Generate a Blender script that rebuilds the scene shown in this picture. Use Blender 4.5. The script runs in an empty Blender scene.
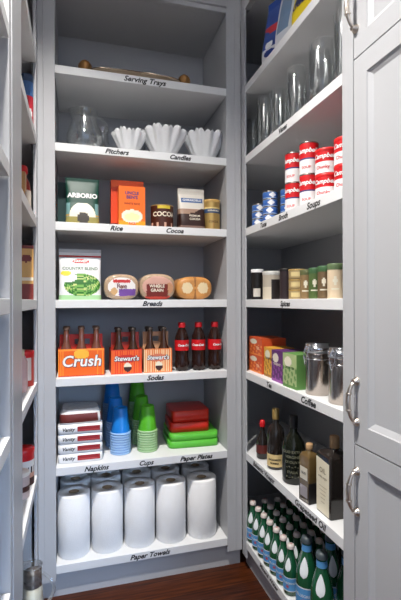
import bpy, math, random
from mathutils import Vector, Matrix
random.seed(7)
PI = math.pi
S = bpy.context.scene
C = S.collection

# ------------------------------------------------------------------ materials
MATS = {}
def mat(name, col, rough=.5, metal=0.0, trans=0.0, var=.06, scale=30.0, bump=0.0, bscale=200.0, ior=1.45, coat=0.0, spec=.5):
    if name in MATS: return MATS[name]
    m = bpy.data.materials.new(name); m.use_nodes = True
    nt = m.node_tree; b = nt.nodes['Principled BSDF']
    b.inputs['Roughness'].default_value = rough
    b.inputs['Metallic'].default_value = metal
    b.inputs['IOR'].default_value = ior
    b.inputs['Transmission Weight'].default_value = trans
    b.inputs['Coat Weight'].default_value = coat
    b.inputs['Specular IOR Level'].default_value = spec
    tc = nt.nodes.new('ShaderNodeTexCoord')
    nz = nt.nodes.new('ShaderNodeTexNoise'); nz.inputs['Scale'].default_value = scale; nz.inputs['Detail'].default_value = 3
    nt.links.new(tc.outputs['Object'], nz.inputs['Vector'])
    mx = nt.nodes.new('ShaderNodeMix'); mx.data_type = 'RGBA'
    mx.inputs[6].default_value = (*[min(1, c*(1-var)) for c in col], 1)
    mx.inputs[7].default_value = (*[min(1, c*(1+var)) for c in col], 1)
    nt.links.new(nz.outputs['Fac'], mx.inputs[0]); nt.links.new(mx.outputs[2], b.inputs['Base Color'])
    if bump:
        n2 = nt.nodes.new('ShaderNodeTexNoise'); n2.inputs['Scale'].default_value = bscale
        nt.links.new(tc.outputs['Object'], n2.inputs['Vector'])
        bp = nt.nodes.new('ShaderNodeBump'); bp.inputs['Strength'].default_value = bump; bp.inputs['Distance'].default_value = .002
        nt.links.new(n2.outputs['Fac'], bp.inputs['Height']); nt.links.new(bp.outputs['Normal'], b.inputs['Normal'])
    MATS[name] = m
    return m
def hexc(r, g, b):
    f = lambda c: ((c/255+.055)/1.055)**2.4 if c > 10 else c/255/12.92
    return (f(r), f(g), f(b))
def pm(r, g, b, rough=.45, **k): # printed or plain colour
    return mat('print_%d_%d_%d' % (r, g, b), hexc(r, g, b), rough, **k)

PAINT = mat('cabinet_paint', (.44, .448, .468), .42, var=.02, scale=4, bump=.03, bscale=400)
SHELFM = mat('shelf_paint', (.72, .73, .74), .45, var=.02, scale=5)
WALLM = mat('wall_paint', (.62, .64, .66), .6, var=.03, scale=3, bump=.05)
INK = mat('label_ink', (.012, .012, .014), .4)
def thin_glass():
    m = bpy.data.materials.new('clear_glass'); m.use_nodes = True; nt = m.node_tree; nt.nodes.clear()
    o = nt.nodes.new('ShaderNodeOutputMaterial'); mx = nt.nodes.new('ShaderNodeMixShader'); lw = nt.nodes.new('ShaderNodeLayerWeight'); lw.inputs['Blend'].default_value = .5
    t = nt.nodes.new('ShaderNodeBsdfTransparent'); t.inputs[0].default_value = (.982, .988, .988, 1)
    g = nt.nodes.new('ShaderNodeBsdfGlossy'); g.inputs['Roughness'].default_value = .06; g.inputs[0].default_value = (.95, .97, .97, 1)
    mr = nt.nodes.new('ShaderNodeMapRange'); mr.inputs['To Min'].default_value = .04; mr.inputs['To Max'].default_value = .8
    nt.links.new(lw.outputs['Facing'], mr.inputs['Value'])
    nt.links.new(mr.outputs[0], mx.inputs[0]); nt.links.new(t.outputs[0], mx.inputs[1]); nt.links.new(g.outputs[0], mx.inputs[2]); nt.links.new(mx.outputs[0], o.inputs[0])
    return m
GLASS = thin_glass()
PULL = mat('pull_metal', (.62, .55, .48), .28, metal=1)
STEEL = mat('brushed_steel', (.45, .40, .36), .24, metal=1, scale=8)
CHROME = mat('chrome', (.8, .82, .85), .12, metal=1)
BRASS = mat('antique_brass', (.42, .21, .07), .45, metal=.6, bump=.5, bscale=250)
TOWEL = mat('paper_towel', (.86, .86, .86), .9, var=.02, bump=.6, bscale=220, spec=.1)
CARD = mat('cardboard', (.30, .22, .14), .8)
BLACKG = mat('dark_bottle_glass', (.018, .014, .012), .08, spec=.6)
COLA = mat('cola_bottle', (.022, .008, .006), .08)
CORK = mat('cork', (.42, .26, .13), .7, var=.25, scale=200)
WHITE = pm(238, 238, 238); RED = pm(200, 20, 28); BLACK = pm(20, 18, 18)

def wood_floor():
    m = bpy.data.materials.new('wood_floor'); m.use_nodes = True
    nt = m.node_tree; b = nt.nodes['Principled BSDF']; b.inputs['Roughness'].default_value = .35; b.inputs['Specular IOR Level'].default_value = .25
    tc = nt.nodes.new('ShaderNodeTexCoord')
    mp = nt.nodes.new('ShaderNodeMapping'); mp.inputs['Scale'].default_value = (1, 1, 1)
    nt.links.new(tc.outputs['Object'], mp.inputs['Vector'])
    br = nt.nodes.new('ShaderNodeTexBrick'); br.inputs['Scale'].default_value = 1
    br.inputs['Brick Width'].default_value = 1.3; br.inputs['Row Height'].default_value = .11
    br.inputs['Mortar Size'].default_value = .0015; br.offset = .37
    br.inputs['Color1'].default_value = (.068, .018, .005, 1); br.inputs['Color2'].default_value = (.045, .012, .005, 1)
    br.inputs['Mortar'].default_value = (.012, .006, .004, 1)
    nt.links.new(mp.outputs[0], br.inputs['Vector'])
    mp2 = nt.nodes.new('ShaderNodeMapping'); mp2.inputs['Scale'].default_value = (3, 45, 1)
    nt.links.new(tc.outputs['Object'], mp2.inputs['Vector'])
    nz = nt.nodes.new('ShaderNodeTexNoise'); nz.inputs['Scale'].default_value = 2.2; nz.inputs['Detail'].default_value = 6
    nt.links.new(mp2.outputs[0], nz.inputs['Vector'])
    cr = nt.nodes.new('ShaderNodeValToRGB'); cr.color_ramp.elements[0].position = .32; cr.color_ramp.elements[1].position = .7
    cr.color_ramp.elements[0].color = (.35, .33, .3, 1); cr.color_ramp.elements[1].color = (1.5, 1.4, 1.3, 1)
    nt.links.new(nz.outputs['Fac'], cr.inputs[0])
    mx = nt.nodes.new('ShaderNodeMix'); mx.data_type = 'RGBA'; mx.blend_type = 'MULTIPLY'; mx.inputs[0].default_value = 1
    nt.links.new(br.outputs['Color'], mx.inputs[6]); nt.links.new(cr.outputs[0], mx.inputs[7])
    nt.links.new(mx.outputs[2], b.inputs['Base Color'])
    bp = nt.nodes.new('ShaderNodeBump'); bp.inputs['Strength'].default_value = .15
    nt.links.new(nz.outputs['Fac'], bp.inputs['Height']); nt.links.new(bp.outputs['Normal'], b.inputs['Normal'])
    return m

# ------------------------------------------------------------------ mesh builder
TXT = {}
def text_mesh(s, size, shear=0.0, bold=0.0):
    k = (s, size, shear, bold)
    if k in TXT: return TXT[k]
    cu = bpy.data.curves.new('t', 'FONT'); cu.body = s; cu.size = size; cu.shear = shear; cu.offset = bold
    cu.align_x = 'CENTER'; cu.align_y = 'CENTER'; cu.resolution_u = 3; cu.space_character = 1.02
    o = bpy.data.objects.new('t', cu); C.objects.link(o)
    dg = bpy.context.evaluated_depsgraph_get(); dg.update()
    me = bpy.data.meshes.new_from_object(o.evaluated_get(dg))
    vs = [tuple(v.co[:2]) for v in me.vertices]; fs = [tuple(p.vertices) for p in me.polygons]
    bpy.data.objects.remove(o); bpy.data.meshes.remove(me); bpy.data.curves.remove(cu)
    TXT[k] = (vs, fs)
    return TXT[k]

class MB:
    def __init__(s): s.v = []; s.f = []; s.m = []; s.mats = []; s.sm = []
    def mi(s, m):
        if m not in s.mats: s.mats.append(m)
        return s.mats.index(m)
    def face(s, idx, m, smooth=False): s.f.append(tuple(idx)); s.m.append(s.mi(m)); s.sm.append(smooth)
    def poly(s, pts, m):
        n = len(s.v); s.v += [tuple(p) for p in pts]; s.face(range(n, n+len(pts)), m)
    def box(s, x0, x1, y0, y1, z0, z1, m):
        n = len(s.v)
        s.v += [(x, y, z) for z in (z0, z1) for (x, y) in ((x0, y0), (x1, y0), (x1, y1), (x0, y1))]
        for q in ((3, 2, 1, 0), (4, 5, 6, 7), (0, 1, 5, 4), (1, 2, 6, 5), (2, 3, 7, 6), (3, 0, 4, 7)): s.face([n+i for i in q], m)
    def grid(s, pts, m, smooth=True, closed_u=True, mf=None):
        """pts: list of rings, each a list of points"""
        n = len(s.v); w = len(pts[0])
        for r in pts: s.v += [tuple(p) for p in r]
        for j in range(len(pts)-1):
            for i in range(w if closed_u else w-1):
                i2 = (i+1) % w
                a, b, c, d = n+j*w+i, n+j*w+i2, n+(j+1)*w+i2, n+(j+1)*w+i
                mm = m
                if mf:
                    P = [s.v[q] for q in (a, b, c, d)]
                    mm = mf(sum(p[0] for p in P)/4, sum(p[1] for p in P)/4, sum(p[2] for p in P)/4) or m
                s.face((a, b, c, d), mm, smooth)
    def cap(s, ring, m, flip=False):
        n = len(s.v); s.v += [tuple(p) for p in ring]
        idx = list(range(n, n+len(ring)))
        s.face(idx[::-1] if flip else idx, m)
    def lathe(s, prof, m, seg=32, cx=0, cy=0, caps=True, mf=None, lobes=0, amp=0.0):
        """prof: (radius, z) from bottom to top"""
        rings = []
        for (r, z) in prof:
            rings.append([(cx+r*(1+amp*math.cos(lobes*2*PI*i/seg))*math.cos(2*PI*i/seg), cy+r*(1+amp*math.cos(lobes*2*PI*i/seg))*math.sin(2*PI*i/seg), z) for i in range(seg)])
        s.grid(rings, m, mf=mf)
        if caps:
            if prof[0][0] > 1e-5: s.cap(rings[0], m, True)
            if prof[-1][0] > 1e-5: s.cap(rings[-1], m)
    def loft(s, secs, m, n=48, mf=None, axis='z', caps=True):
        """secs: (z, half width, half depth, squareness[, cx, cy])"""
        rings = []
        for q in secs:
            z, hw, hd, e = q[:4]; cx, cy = q[4:6] if len(q) > 4 else (0, 0)
            R = []
            for i in range(n):
                a = 2*PI*(i+.5)/n; c, d = math.cos(a), math.sin(a)
                x = cx+hw*math.copysign(abs(c)**e, c); y = cy+hd*math.copysign(abs(d)**e, d)
                R.append((x, y, z) if axis == 'z' else (x, z, y))
            rings.append(R if axis == 'z' else R[::-1])
        s.grid(rings, m, mf=mf)
        if caps: s.cap(rings[0], m, True); s.cap(rings[-1], m)
    def tube(s, pts, r, m, seg=10, radii=None):
        P = [Vector(p) for p in pts]; rings = []; up = Vector((0, 0, 1)); prev = None
        for i, p in enumerate(P):
            t = (P[min(i+1, len(P)-1)]-P[max(i-1, 0)]).normalized()
            if prev is None:
                a = t.cross(up if abs(t.dot(up)) < .9 else Vector((1, 0, 0))).normalized()
            else: a = (prev-t*prev.dot(t)).normalized()
            prev = a; b = t.cross(a); rr = radii[i] if radii else r
            rings.append([tuple(p+(a*math.cos(2*PI*k/seg)+b*math.sin(2*PI*k/seg))*rr) for k in range(seg)])
        s.grid(rings, m); s.cap(rings[0], m, True); s.cap(rings[-1], m)
    def text(s, t, size, m, fn, shear=0.0, bold=0.0, sx=1.0):
        """fn(u, v) -> 3D point"""
        vs, fs = text_mesh(t, size, shear, bold); n = len(s.v)
        s.v += [tuple(fn(u*sx, v)) for (u, v) in vs]
        for f in fs: s.face([n+i for i in f], m)
    def build(s, name, parent=None, loc=None, rz=0.0, bevel=0.0):
        me = bpy.data.meshes.new(name); me.from_pydata(s.v, [], s.f)
        for m in s.mats: me.materials.append(m)
        me.polygons.foreach_set('material_index', s.m); me.polygons.foreach_set('use_smooth', s.sm); me.update()
        o = bpy.data.objects.new(name, me); C.objects.link(o)
        if parent: o.parent = parent
        if loc: o.location = loc
        o.rotation_euler.z = rz
        if bevel:
            b = o.modifiers.new('bevel', 'BEVEL'); b.width = bevel; b.segments = 2; b.limit_method = 'ANGLE'; b.angle_limit = .9
        return o
def tag(o, label, cat=None, group=None):
    o['label'] = label
    if cat: o['category'] = cat
    if group: o['group'] = group
    return o
def thing(name, label, cat, loc, rz=0.0, group=None):
    o = bpy.data.objects.new(name, None); o.empty_display_size = .03; C.objects.link(o); o.location = loc; o.rotation_euler.z = rz
    return tag(o, label, cat, group)
def dup(root, loc, rz, label):
    def cp(o, par):
        c = o.copy(); C.objects.link(c); c.parent = par
        for k in o.children: cp(k, c)
        return c
    r = cp(root, None); r.location = loc; r.rotation_euler.z = rz; r['label'] = label
    return r
def struct(o): o['kind'] = 'structure'; return o
def cyl(r, zc, off=.0008, a0=-PI/2):            # wrap text on a cylinder whose front is -Y
    return lambda u, v: ((r+off)*math.cos(a0+u/r), (r+off)*math.sin(a0+u/r), zc+v)
def flat(x, y, z): return lambda u, v: (x+u, y, z+v)      # text facing -Y
ORD = ['first', 'second', 'third', 'fourth', 'fifth', 'sixth', 'seventh', 'eighth', 'ninth', 'tenth', 'eleventh', 'twelfth', 'thirteenth', 'fourteenth', 'fifteenth', 'sixteenth', 'seventeenth', 'eighteenth']

# ------------------------------------------------------------------ key levels (metres)
Z = [2.122, 1.814, 1.500, 1.190, .878, .524, .137]      # shelf tops, high to low
TH = .033
CEIL = 2.80; TOP = 2.455
XR = .783; XL = -.070; BD = .37

# ------------------------------------------------------------------ room
b = MB(); b.box(-.9, 1.6, -4.2, .45, -.03, 0, wood_floor()); struct(b.build('floor'))
CEILM = mat('ceiling_paint', (.72, .72, .71), .7)
b = MB(); b.box(-.55, 1.27, -2.6, .45, CEIL, CEIL+.03, CEILM); struct(b.build('ceiling'))
b = MB(); b.box(-.55, 1.27, .40, .45, 0, CEIL, WALLM); struct(b.build('wall_back'))
b = MB(); b.box(-.50, -.45, -2.6, .40, 0, CEIL, WALLM); struct(b.build('wall_left'))
b = MB(); b.box(1.18, 1.23, -2.6, .40, 0, CEIL, WALLM); struct(b.build('wall_right'))

# ------------------------------------------------------------------ back shelving unit
def shelf(root, x0, x1, y0, y1, z, words, face, inner=None):
    """board with a front edge; words: (text, position along the edge, size)"""
    m = MB(); m.box(x0, x1, y0, y1, z-TH, z, SHELFM); o = m.build('shelf', root, bevel=.0015)
    for t, p, sz in words:
        k = MB()
        if face == 'back': k.text(t, sz, INK, lambda u, v: (p+u, y0-.0006, z-TH*.52+v), .35, .0009, 1.05)
        else: k.text(t, sz, INK, lambda u, v: (x0-.0006, p-u, z-TH*.52+v), .25, .0009, 1.1)
        k.build('lettering', o)
    return o
BU = thing('shelving_unit', 'grey painted back shelving unit with seven shelves facing the viewer', 'shelves', (0, 0, 0))
b = MB(); b.box(-.0705, -.005, 0, .022, .075, 2.66, PAINT); b.box(-.050, -.047, -.003, 0, .075, 2.46, PAINT); b.build('stile', BU, bevel=.0015)
b = MB(); b.box(.713, .7815, 0, .022, .075, 2.66, PAINT); b.box(.752, .755, -.003, 0, .075, 2.46, PAINT); b.build('stile', BU, bevel=.0015)
b = MB(); b.box(-.005, .713, 0, .022, TOP, 2.66, PAINT); b.box(-.005, .713, -.012, 0, 2.475, 2.56, PAINT); b.build('top_rail', BU, bevel=.0015)
b = MB(); b.box(-.062, .782, .028, .05, 0, Z[6]-TH, PAINT); b.build('toe_kick', BU)
b = MB(); b.box(-.025, -.007, .022, BD, .05, 2.66, PAINT); b.build('side_panel', BU)
b = MB(); b.box(.715, .733, .022, BD, .05, 2.66, PAINT); b.build('side_panel', BU)
b = MB(); b.box(-.025, .733, BD, BD+.012, .05, 2.66, PAINT); b.build('back_panel', BU)
b = MB(); b.box(-.007, .715, .022, BD, TOP, TOP+.02, PAINT); b.build('top_panel', BU)
bw = [[('Serving Trays', .352, .030)], [('Pitchers', .235, .027), ('Candles', .502, .027)], [('Rice', .232, .027), ('Cocoa', .477, .027)],
      [('Breads', .380, .028)], [('Sodas', .392, .028)], [('Napkins', .150, .027), ('Cups', .352, .027), ('Paper Plates', .570, .027)], [('Paper Towels', .368, .028)]]
for z, w in zip(Z, bw): shelf(BU, -.005, .713, 0, BD, z, w, 'back')

# ------------------------------------------------------------------ right shelving unit
RU = thing('shelving_unit', 'grey painted right shelving unit running toward the tall door cabinet', 'shelves', (XR, -.4, 0))
RU.location = (0, 0, 0)
b = MB(); b.box(XR, XR+.007, -.045, -.001, .06, 2.66, PAINT); b.build('stile', RU, bevel=.0015)
b = MB(); b.box(XR, XR+.022, -.806, -.757, 0, 2.66, PAINT); b.build('stile', RU, bevel=.0015)
b = MB(); b.box(XR, XR+.022, -.757, -.045, TOP, 2.66, PAINT); b.build('top_rail', RU, bevel=.0015)
b = MB(); b.box(XR+.028, XR+.05, -.757, .028, 0, Z[6]-TH, PAINT); b.build('toe_kick', RU)
b = MB(); b.box(1.152, 1.164, -.79, .36, .05, 2.66, PAINT); b.build('back_panel', RU)
b = MB(); b.box(.806, 1.152, -.79, -.772, .05, 2.66, PAINT); b.build('side_panel', RU)
b = MB(); b.box(.74, 1.152, .345, .36, .05, 2.66, PAINT); b.build('side_panel', RU)
b = MB(); b.box(.806, 1.152, -.79, .345, TOP, TOP+.02, PAINT); b.build('top_panel', RU)
rw = [[], [('Vases', -.400, .025)], [('Tuna', -.232, .026), ('Broth', -.402, .027), ('Soups', -.605, .029)], [('Spices', -.415, .026)],
      [('Tea', -.280, .027), ('Coffee', -.570, .030)], [('Balsamic Vinegar', -.225, .026), ('Grapeseed Oil', -.575, .028)], [('Mineral Water', -.27, .024)]]
for z, w in zip(Z, rw):
    o = shelf(RU, XR, 1.152, -.757, -.045, z, w, 'right')
    k = MB(); k.box(.792, 1.152, -.045, .345, z-TH, z, SHELFM); k.build('rear_board', o)

# ------------------------------------------------------------------ left shelving unit
LU = thing('shelving_unit', 'grey painted left shelving unit seen edge-on beside the viewer', 'shelves', (0, 0, 0))
b = MB(); b.box(XL-.012, XL, -.050, -.001, .0, 2.66, PAINT); b.build('stile', LU, bevel=.0015)
b = MB(); b.box(XL-.022, XL, -.730, -.508, 0, 2.66, PAINT); b.box(XL, XL+.003, -.705, -.700, 0, 2.66, PAINT); b.build('stile', LU, bevel=.0015)
b = MB(); b.box(XL-.022, XL, -1.30, -1.20, 0, 2.66, PAINT); b.build('stile', LU, bevel=.0015)
b = MB(); b.box(-.44, XL-.022, -.735, -.715, .05, 2.66, PAINT); b.build('side_panel', LU)
b = MB(); b.box(-.44, XL-.022, -1.30, -1.28, .05, 2.66, PAINT); b.build('side_panel', LU)
b = MB(); b.box(-.44, -.03, .345, .36, .05, 2.66, PAINT); b.build('side_panel', LU)
b = MB(); b.box(-.446, -.44, -1.28, .345, .05, 2.66, PAINT); b.build('back_panel', LU)
b = MB(); b.box(XL-.022, XL, -.508, -.050, TOP, 2.66, PAINT); b.box(XL-.022, XL, -1.20, -.73, TOP, 2.66, PAINT); b.build('top_rail', LU)
b = MB(); b.box(-.44, XL-.022, -.04, -.02, Z[6], Z[5]-TH, PAINT); b.build('filler_panel', LU)
b = MB(); b.box(-.44, .035, -1.20, -.225, 0, Z[6]-.004, PAINT); b.build('plinth', LU, bevel=.0015)
for z in Z:
    o = MB(); o.box(-.44, XL, -.508, -.050, z-TH, z, SHELFM); o.box(-.44, XL-.022, -.050, .345, z-TH, z, SHELFM)
    o.box(-.44, XL-.022, -.715, -.508, z-TH, z, SHELFM); o.build('shelf', LU, bevel=.001)
    o = MB(); o.box(-.44, XL, -1.20, -.735, z-TH, z, SHELFM); o.build('shelf', LU, bevel=.001)

# ------------------------------------------------------------------ tall door cabinet (right foreground)
TC = thing('tall_cabinet', 'grey tall cabinet with recessed panel doors and bow pulls', 'cabinet', (0, 0, 0))
b = MB(); b.box(XR+.022, 1.164, -1.50, -.812, .0, 2.66, PAINT); b.build('carcass', TC)
def door(z0, z1, y0=-.810, y1=-1.40):
    m = MB(); fw, mw, dp = .052, .016, .010; x = XR
    rings = []
    for ins, dx in ((0, .020), (0, .0), (fw, 0), (fw+.002, .003), (fw+mw, dp), (fw+mw+.004, dp)):
        rings.append([(x+dx, y0-ins, z0+ins), (x+dx, y1+ins, z0+ins), (x+dx, y1+ins, z1-ins), (x+dx, y0-ins, z1-ins)])
    m.grid(rings, PAINT, smooth=False); m.cap(rings[-1], PAINT); m.cap(rings[0], PAINT, True)
    return m.build('door', TC)
def pull(par, za, zb, y=-.820):
    m = MB(); x = XR; n = 22; pts = []; rad = []
    for i in range(n+1):
        t = i/n; z = za+(zb-za)*t
        out = .027*math.sin(PI*min(1, max(0, t)))**.42 if 0 < t < 1 else 0
        pts.append((x-out-.001, y, z)); rad.append(.0042+.0022*math.sin(PI*t)**2)
    m.tube(pts, .005, PULL, 12, rad)
    for z in (za, zb):
        m.tube([(x, y, z), (x-.004, y, z), (x-.006, y, z), (x-.014, y, z)], .01, PULL, 16, [.0115, .0115, .0075, .0065])
    for t in (.3, .7):
        z = za+(zb-za)*t; xx = x-.027*math.sin(PI*t)**.42-.001
        m.tube([(xx, y, z-.003), (xx, y, z), (xx, y, z+.003)], .008, PULL, 12, [.0065, .0085, .0065])
    return tag(m.build('handle', par), 'antique nickel bow pull')
pull(door(1.8225, 2.50), 1.897, 2.012)
pull(door(.8065, 1.8185), .865, .972)
pull(door(.09, .8025), .629, .736)
b = MB(); b.box(XR+.03, XR+.05, -1.5, -.81, 0, .09, PAINT); b.build('toe_kick', TC)

# ------------------------------------------------------------------ ceiling downlights
def downlight(x, y, label):
    r = thing('ceiling_downlight', label, 'ceiling lamp', (x, y, CEIL))
    m = MB(); m.lathe([(.055, -.001), (.085, -.001), (.085, -.006), (.06, -.008), (.055, -.001)], WHITE, 40, caps=False); m.build('trim_ring', r)
    return r
downlight(.0, -.92, 'white round recessed downlight over the pantry floor')

# ================================================================== BACK UNIT CONTENTS
# --- serving tray with pine-cone handles
r = thing('serving_tray', 'silver serving tray with brass pine-cone handles on the top shelf', 'tray', (.325, .10, Z[0]))
m = MB(); hw, hd = .19, .085
m.loft([(.008, hw-.012, hd-.012, .5), (.009, hw-.006, hd-.006, .5), (.021, hw+.006, hd+.006, .5), (.023, hw+.012, hd+.01, .5), (.020, hw+.006, hd+.004, .5), (.011, hw-.012, hd-.012, .5)], mat('tray_silver', (.62, .50, .38), .2, metal=1), 64)
m.build('tray_body', r)
for sx in (-1, 1):
    m = MB(); m.tube([(sx*.190, -.06, .018), (sx*.205, -.035, .028), (sx*.212, 0, .030), (sx*.205, .035, .028), (sx*.190, .06, .018)], .004, BRASS); h = m.build('handle', r)
    m = MB(); pr = []
    for i in range(15):
        t = i/14; rr = .025*math.sin(PI*min(1, .12+t*.88))**.7*(1+.13*(i % 2)); pr.append((max(rr, .001), .018+t*.052))
    m.lathe(pr, BRASS, 20, cx=sx*.213, cy=-.035, lobes=8, amp=.07); m.build('pine_cone', h)
for (x, y) in ((-.15, -.055), (.15, -.055), (-.15, .055), (.15, .055)):
    m = MB(); m.lathe([(.006, 0), (.009, .002), (.005, .005), (.007, .0085)], BRASS, 14, cx=x, cy=y); m.build('foot', r)

# --- glass pitchers
def pitcher(loc, h, rb, rm, rt, label, rz=0.0, seg=40):
    r = thing('glass_pitcher', label, 'pitcher', loc, rz)
    m = MB(); t = .0025
    outer = [(rb*.8, 0), (rb, .006), (rm, h*.30), (rm*.97, h*.45), (rt*.93, h*.78), (rt, h*.97), (rt+.001, h)]
    inner = [(q-t, z+(t if i == 0 else 0)) for i, (q, z) in enumerate(outer)][::-1]
    prof = outer+inner
    rings = []
    for (q, z) in prof:
        R = []
        for i in range(seg):
            a = 2*PI*i/seg; k = max(0, math.cos(a-PI))**8*max(0, (z/h-.7)/.3)
            R.append((q*math.cos(a)*(1+.28*k), q*math.sin(a), z+.006*k))
        rings.append(R)
    m.grid(rings, GLASS); m.cap(rings[0], GLASS, True); m.cap(rings[-1], GLASS); m.build('body', r)
    m = MB(); P = [(rt*.95, 0, h*.90)]+[(rt*.95+.042*math.sin(PI*t_), 0, h*(.90-.60*t_)+.012*math.sin(PI*t_)) for t_ in [i/12 for i in range(1, 12)]]+[(rm*.97, 0, h*.33)]
    m.tube(P, .005, GLASS, 10); m.build('handle', r)
    return r
pitcher((.112, .13, Z[1]), .190, .062, .078, .054, 'larger clear glass pitcher at the left end of the second shelf', -.1)
pitcher((.190, .24, Z[1]), .165, .035, .040, .032, 'smaller slim clear glass pitcher behind the larger one', .2)

# --- fluted white candle cups
def frilly(name, loc, h, rb, rt, label, M, cat):
    m = MB(); seg = 96; prof = []
    N = 12
    rings = []
    def ring(t, off):
        R = []
        base = rb+(rt-rb)*t**.85
        for i in range(seg):
            a = 2*PI*i/seg; lob = math.cos(12*a)
            q = base*(1+.09*t*lob)-off
            z = .018+(h-.018)*t+(.012*abs(math.sin(12*a))+.005*math.sin(5*a))*max(0, t-.75)*4
            R.append((q*math.cos(a), q*math.sin(a), z))
        return R
    rings.append([(rb*1.12*math.cos(2*PI*i/seg), rb*1.12*math.sin(2*PI*i/seg), 0) for i in range(seg)])
    rings.append([(rb*.85*math.cos(2*PI*i/seg), rb*.85*math.sin(2*PI*i/seg), .012) for i in range(seg)])
    rings += [ring(i/N, 0) for i in range(N+1)]
    rings += [ring(i/N, .003) for i in range(N, -1, -1)]
    m.grid(rings, M); m.cap(rings[0], M, True); m.cap(rings[-1], M)
    return tag(m.build(name, None, loc), label, cat)
PORC = mat('white_porcelain', (.84, .85, .86), .35, var=.01)
frilly('candle_cup', (.300, .112, Z[1]), .098, .034, .072, 'small white fluted candle cup beside the pitchers', PORC, 'candle cup')
frilly('candle_cup', (.457, .122, Z[1]), .122, .040, .100, 'middle and tallest white fluted candle cup with a frilled rim', PORC, 'candle cup')
frilly('candle_cup', (.648, .128, Z[1]), .126, .040, .096, 'rightmost white fluted candle cup nearest the stile', PORC, 'candle cup')
frilly('glass_candle_cup', (.330, .275, Z[1]), .128, .034, .070, 'clear glass fluted cup standing behind the small white candle cup', GLASS, 'candle cup')

# --- printed packages ------------------------------------------------------
def pouch(name, loc, w, d, h, M, mf, label, cat, texts=(), rz=0.0, seal=.9, e=.45, n=132, top=.006, taper=.97):
    """standing bag: wide at the bottom, sealed flat at the top; texts=(string,size,x,z,material,bold)"""
    m = MB(); secs = []
    def hd(t):
        if t > seal: return top
        k = t/seal
        return d/2*(.86+.14*math.sin(PI*min(1, k*1.6+.2)))*(1-k**2.2)+top
    def hw(t): return w/2*(1-(1-taper)*math.sin(PI*t))
    N = 64
    for i in range(N+1): t = i/N; secs.append((h*t, hw(t), hd(t), e))
    m.loft(secs, M, n, mf=(lambda x, y, z: mf(x/w, z/h, y < 0)) if mf else None)
    for (s_, sz, x, z, mm, bd) in texts:
        def fn(u, v, x=x, z=z):
            X, ZZ = x+u, z+v; t = max(0, min(1, ZZ/h)); k = min(.999, abs(X/hw(t)))
            return (X, -hd(t)*(1-k**(2/e))**(e/2)-.0015, ZZ)
        m.text(s_, sz, mm, fn, 0, bd)
    return tag(m.build(name, None, loc, rz), label, cat)
def carton(name, loc, w, d, h, M, mf, label, cat, texts=(), rz=0.0, nu=28, nv=34):
    """printed box, front at -Y, base centre at loc"""
    m = MB(); m.box(-w/2, w/2, -d/2, d/2, 0, h, M)
    def fr(plane):
        for j in range(nv):
            for i in range(nu):
                u0, u1, v0, v1 = i/nu-.5, (i+1)/nu-.5, j/nv, (j+1)/nv
                mm = mf((u0+u1)/2, (v0+v1)/2, True)
                if mm and mm is not M: m.poly([(u0*w, -d/2-.0003, v0*h), (u1*w, -d/2-.0003, v0*h), (u1*w, -d/2-.0003, v1*h), (u0*w, -d/2-.0003, v1*h)], mm)
    if mf: fr(0)
    for (s_, sz, x, z, mm, bd) in texts: m.text(s_, sz, mm, flat(x, -d/2-.0008, z), 0, bd)
    return tag(m.build(name, None, loc, rz), label, cat)
def ell(u, v, cu, cv, ru, rv): return ((u-cu)/ru)**2+((v-cv)/rv)**2 < 1

DG = pm(10, 62, 50); CREAM = pm(235, 225, 205); GOLDP = pm(190, 150, 70); TAN = pm(205, 165, 115); SILVER = pm(205, 208, 212)
def arb(u, v, f):
    if not f: return DG
    if ell(u, v, .02, .13, .17, .12): return pm(70, 65, 60)
    if v < .15: return pm(150, 140, 80)
    if ell(u, v, 0, .18, .38, .28): return CREAM
    if .17 < v < .20: return GOLDP
    if v < .46 and abs(u) > .36: return pm(110, 150, 150)
    return DG
pouch('rice_bag', (.100, .075, Z[2]), .136, .07, .196, DG, arb, 'dark green rice bag with white lettering and a rice mound', 'rice bag',
      [('ARBORIO', .027, 0, .120, WHITE, .0010)], seal=.93)
carton('green_carton', (.028, .17, Z[2]), .06, .05, .195, pm(30, 60, 58), None, 'dark green carton half hidden behind the rice bag', 'box')
ORD_ = pm(225, 70, 20); ORR = pm(240, 120, 20)
def orb(u, v, f):
    if v > .86: return pm(235, 100, 35)
    if v < .12: return pm(120, 30, 15)
    return ORD_
carton('rice_box', (.291, .135, Z[2]), .142, .05, .213, ORD_, orb, 'larger red-orange rice box behind the smaller orange one', 'box')
def of_(u, v, f):
    if ell(u, v, .0, .26, .40, .17): return CREAM if not ell(u, v, 0, .24, .3, .1) else pm(250, 225, 170)
    if v < .16: return pm(250, 150, 20)
    return pm(242, 110, 25)
carton('rice_box', (.303, .070, Z[2]), .112, .05, .172, pm(242, 110, 25), of_, 'smaller bright orange rice box in front with a white bowl picture', 'box',
       [("UNCLE", .018, 0, .143, pm(30, 50, 120), .0006), ("BEN'S", .019, 0, .125, pm(30, 50, 120), .0006), ('WHITE RICE', .012, 0, .098, pm(130, 30, 20), .0003), ('RICE', .014, 0, .014, RED, .0004)])
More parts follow.
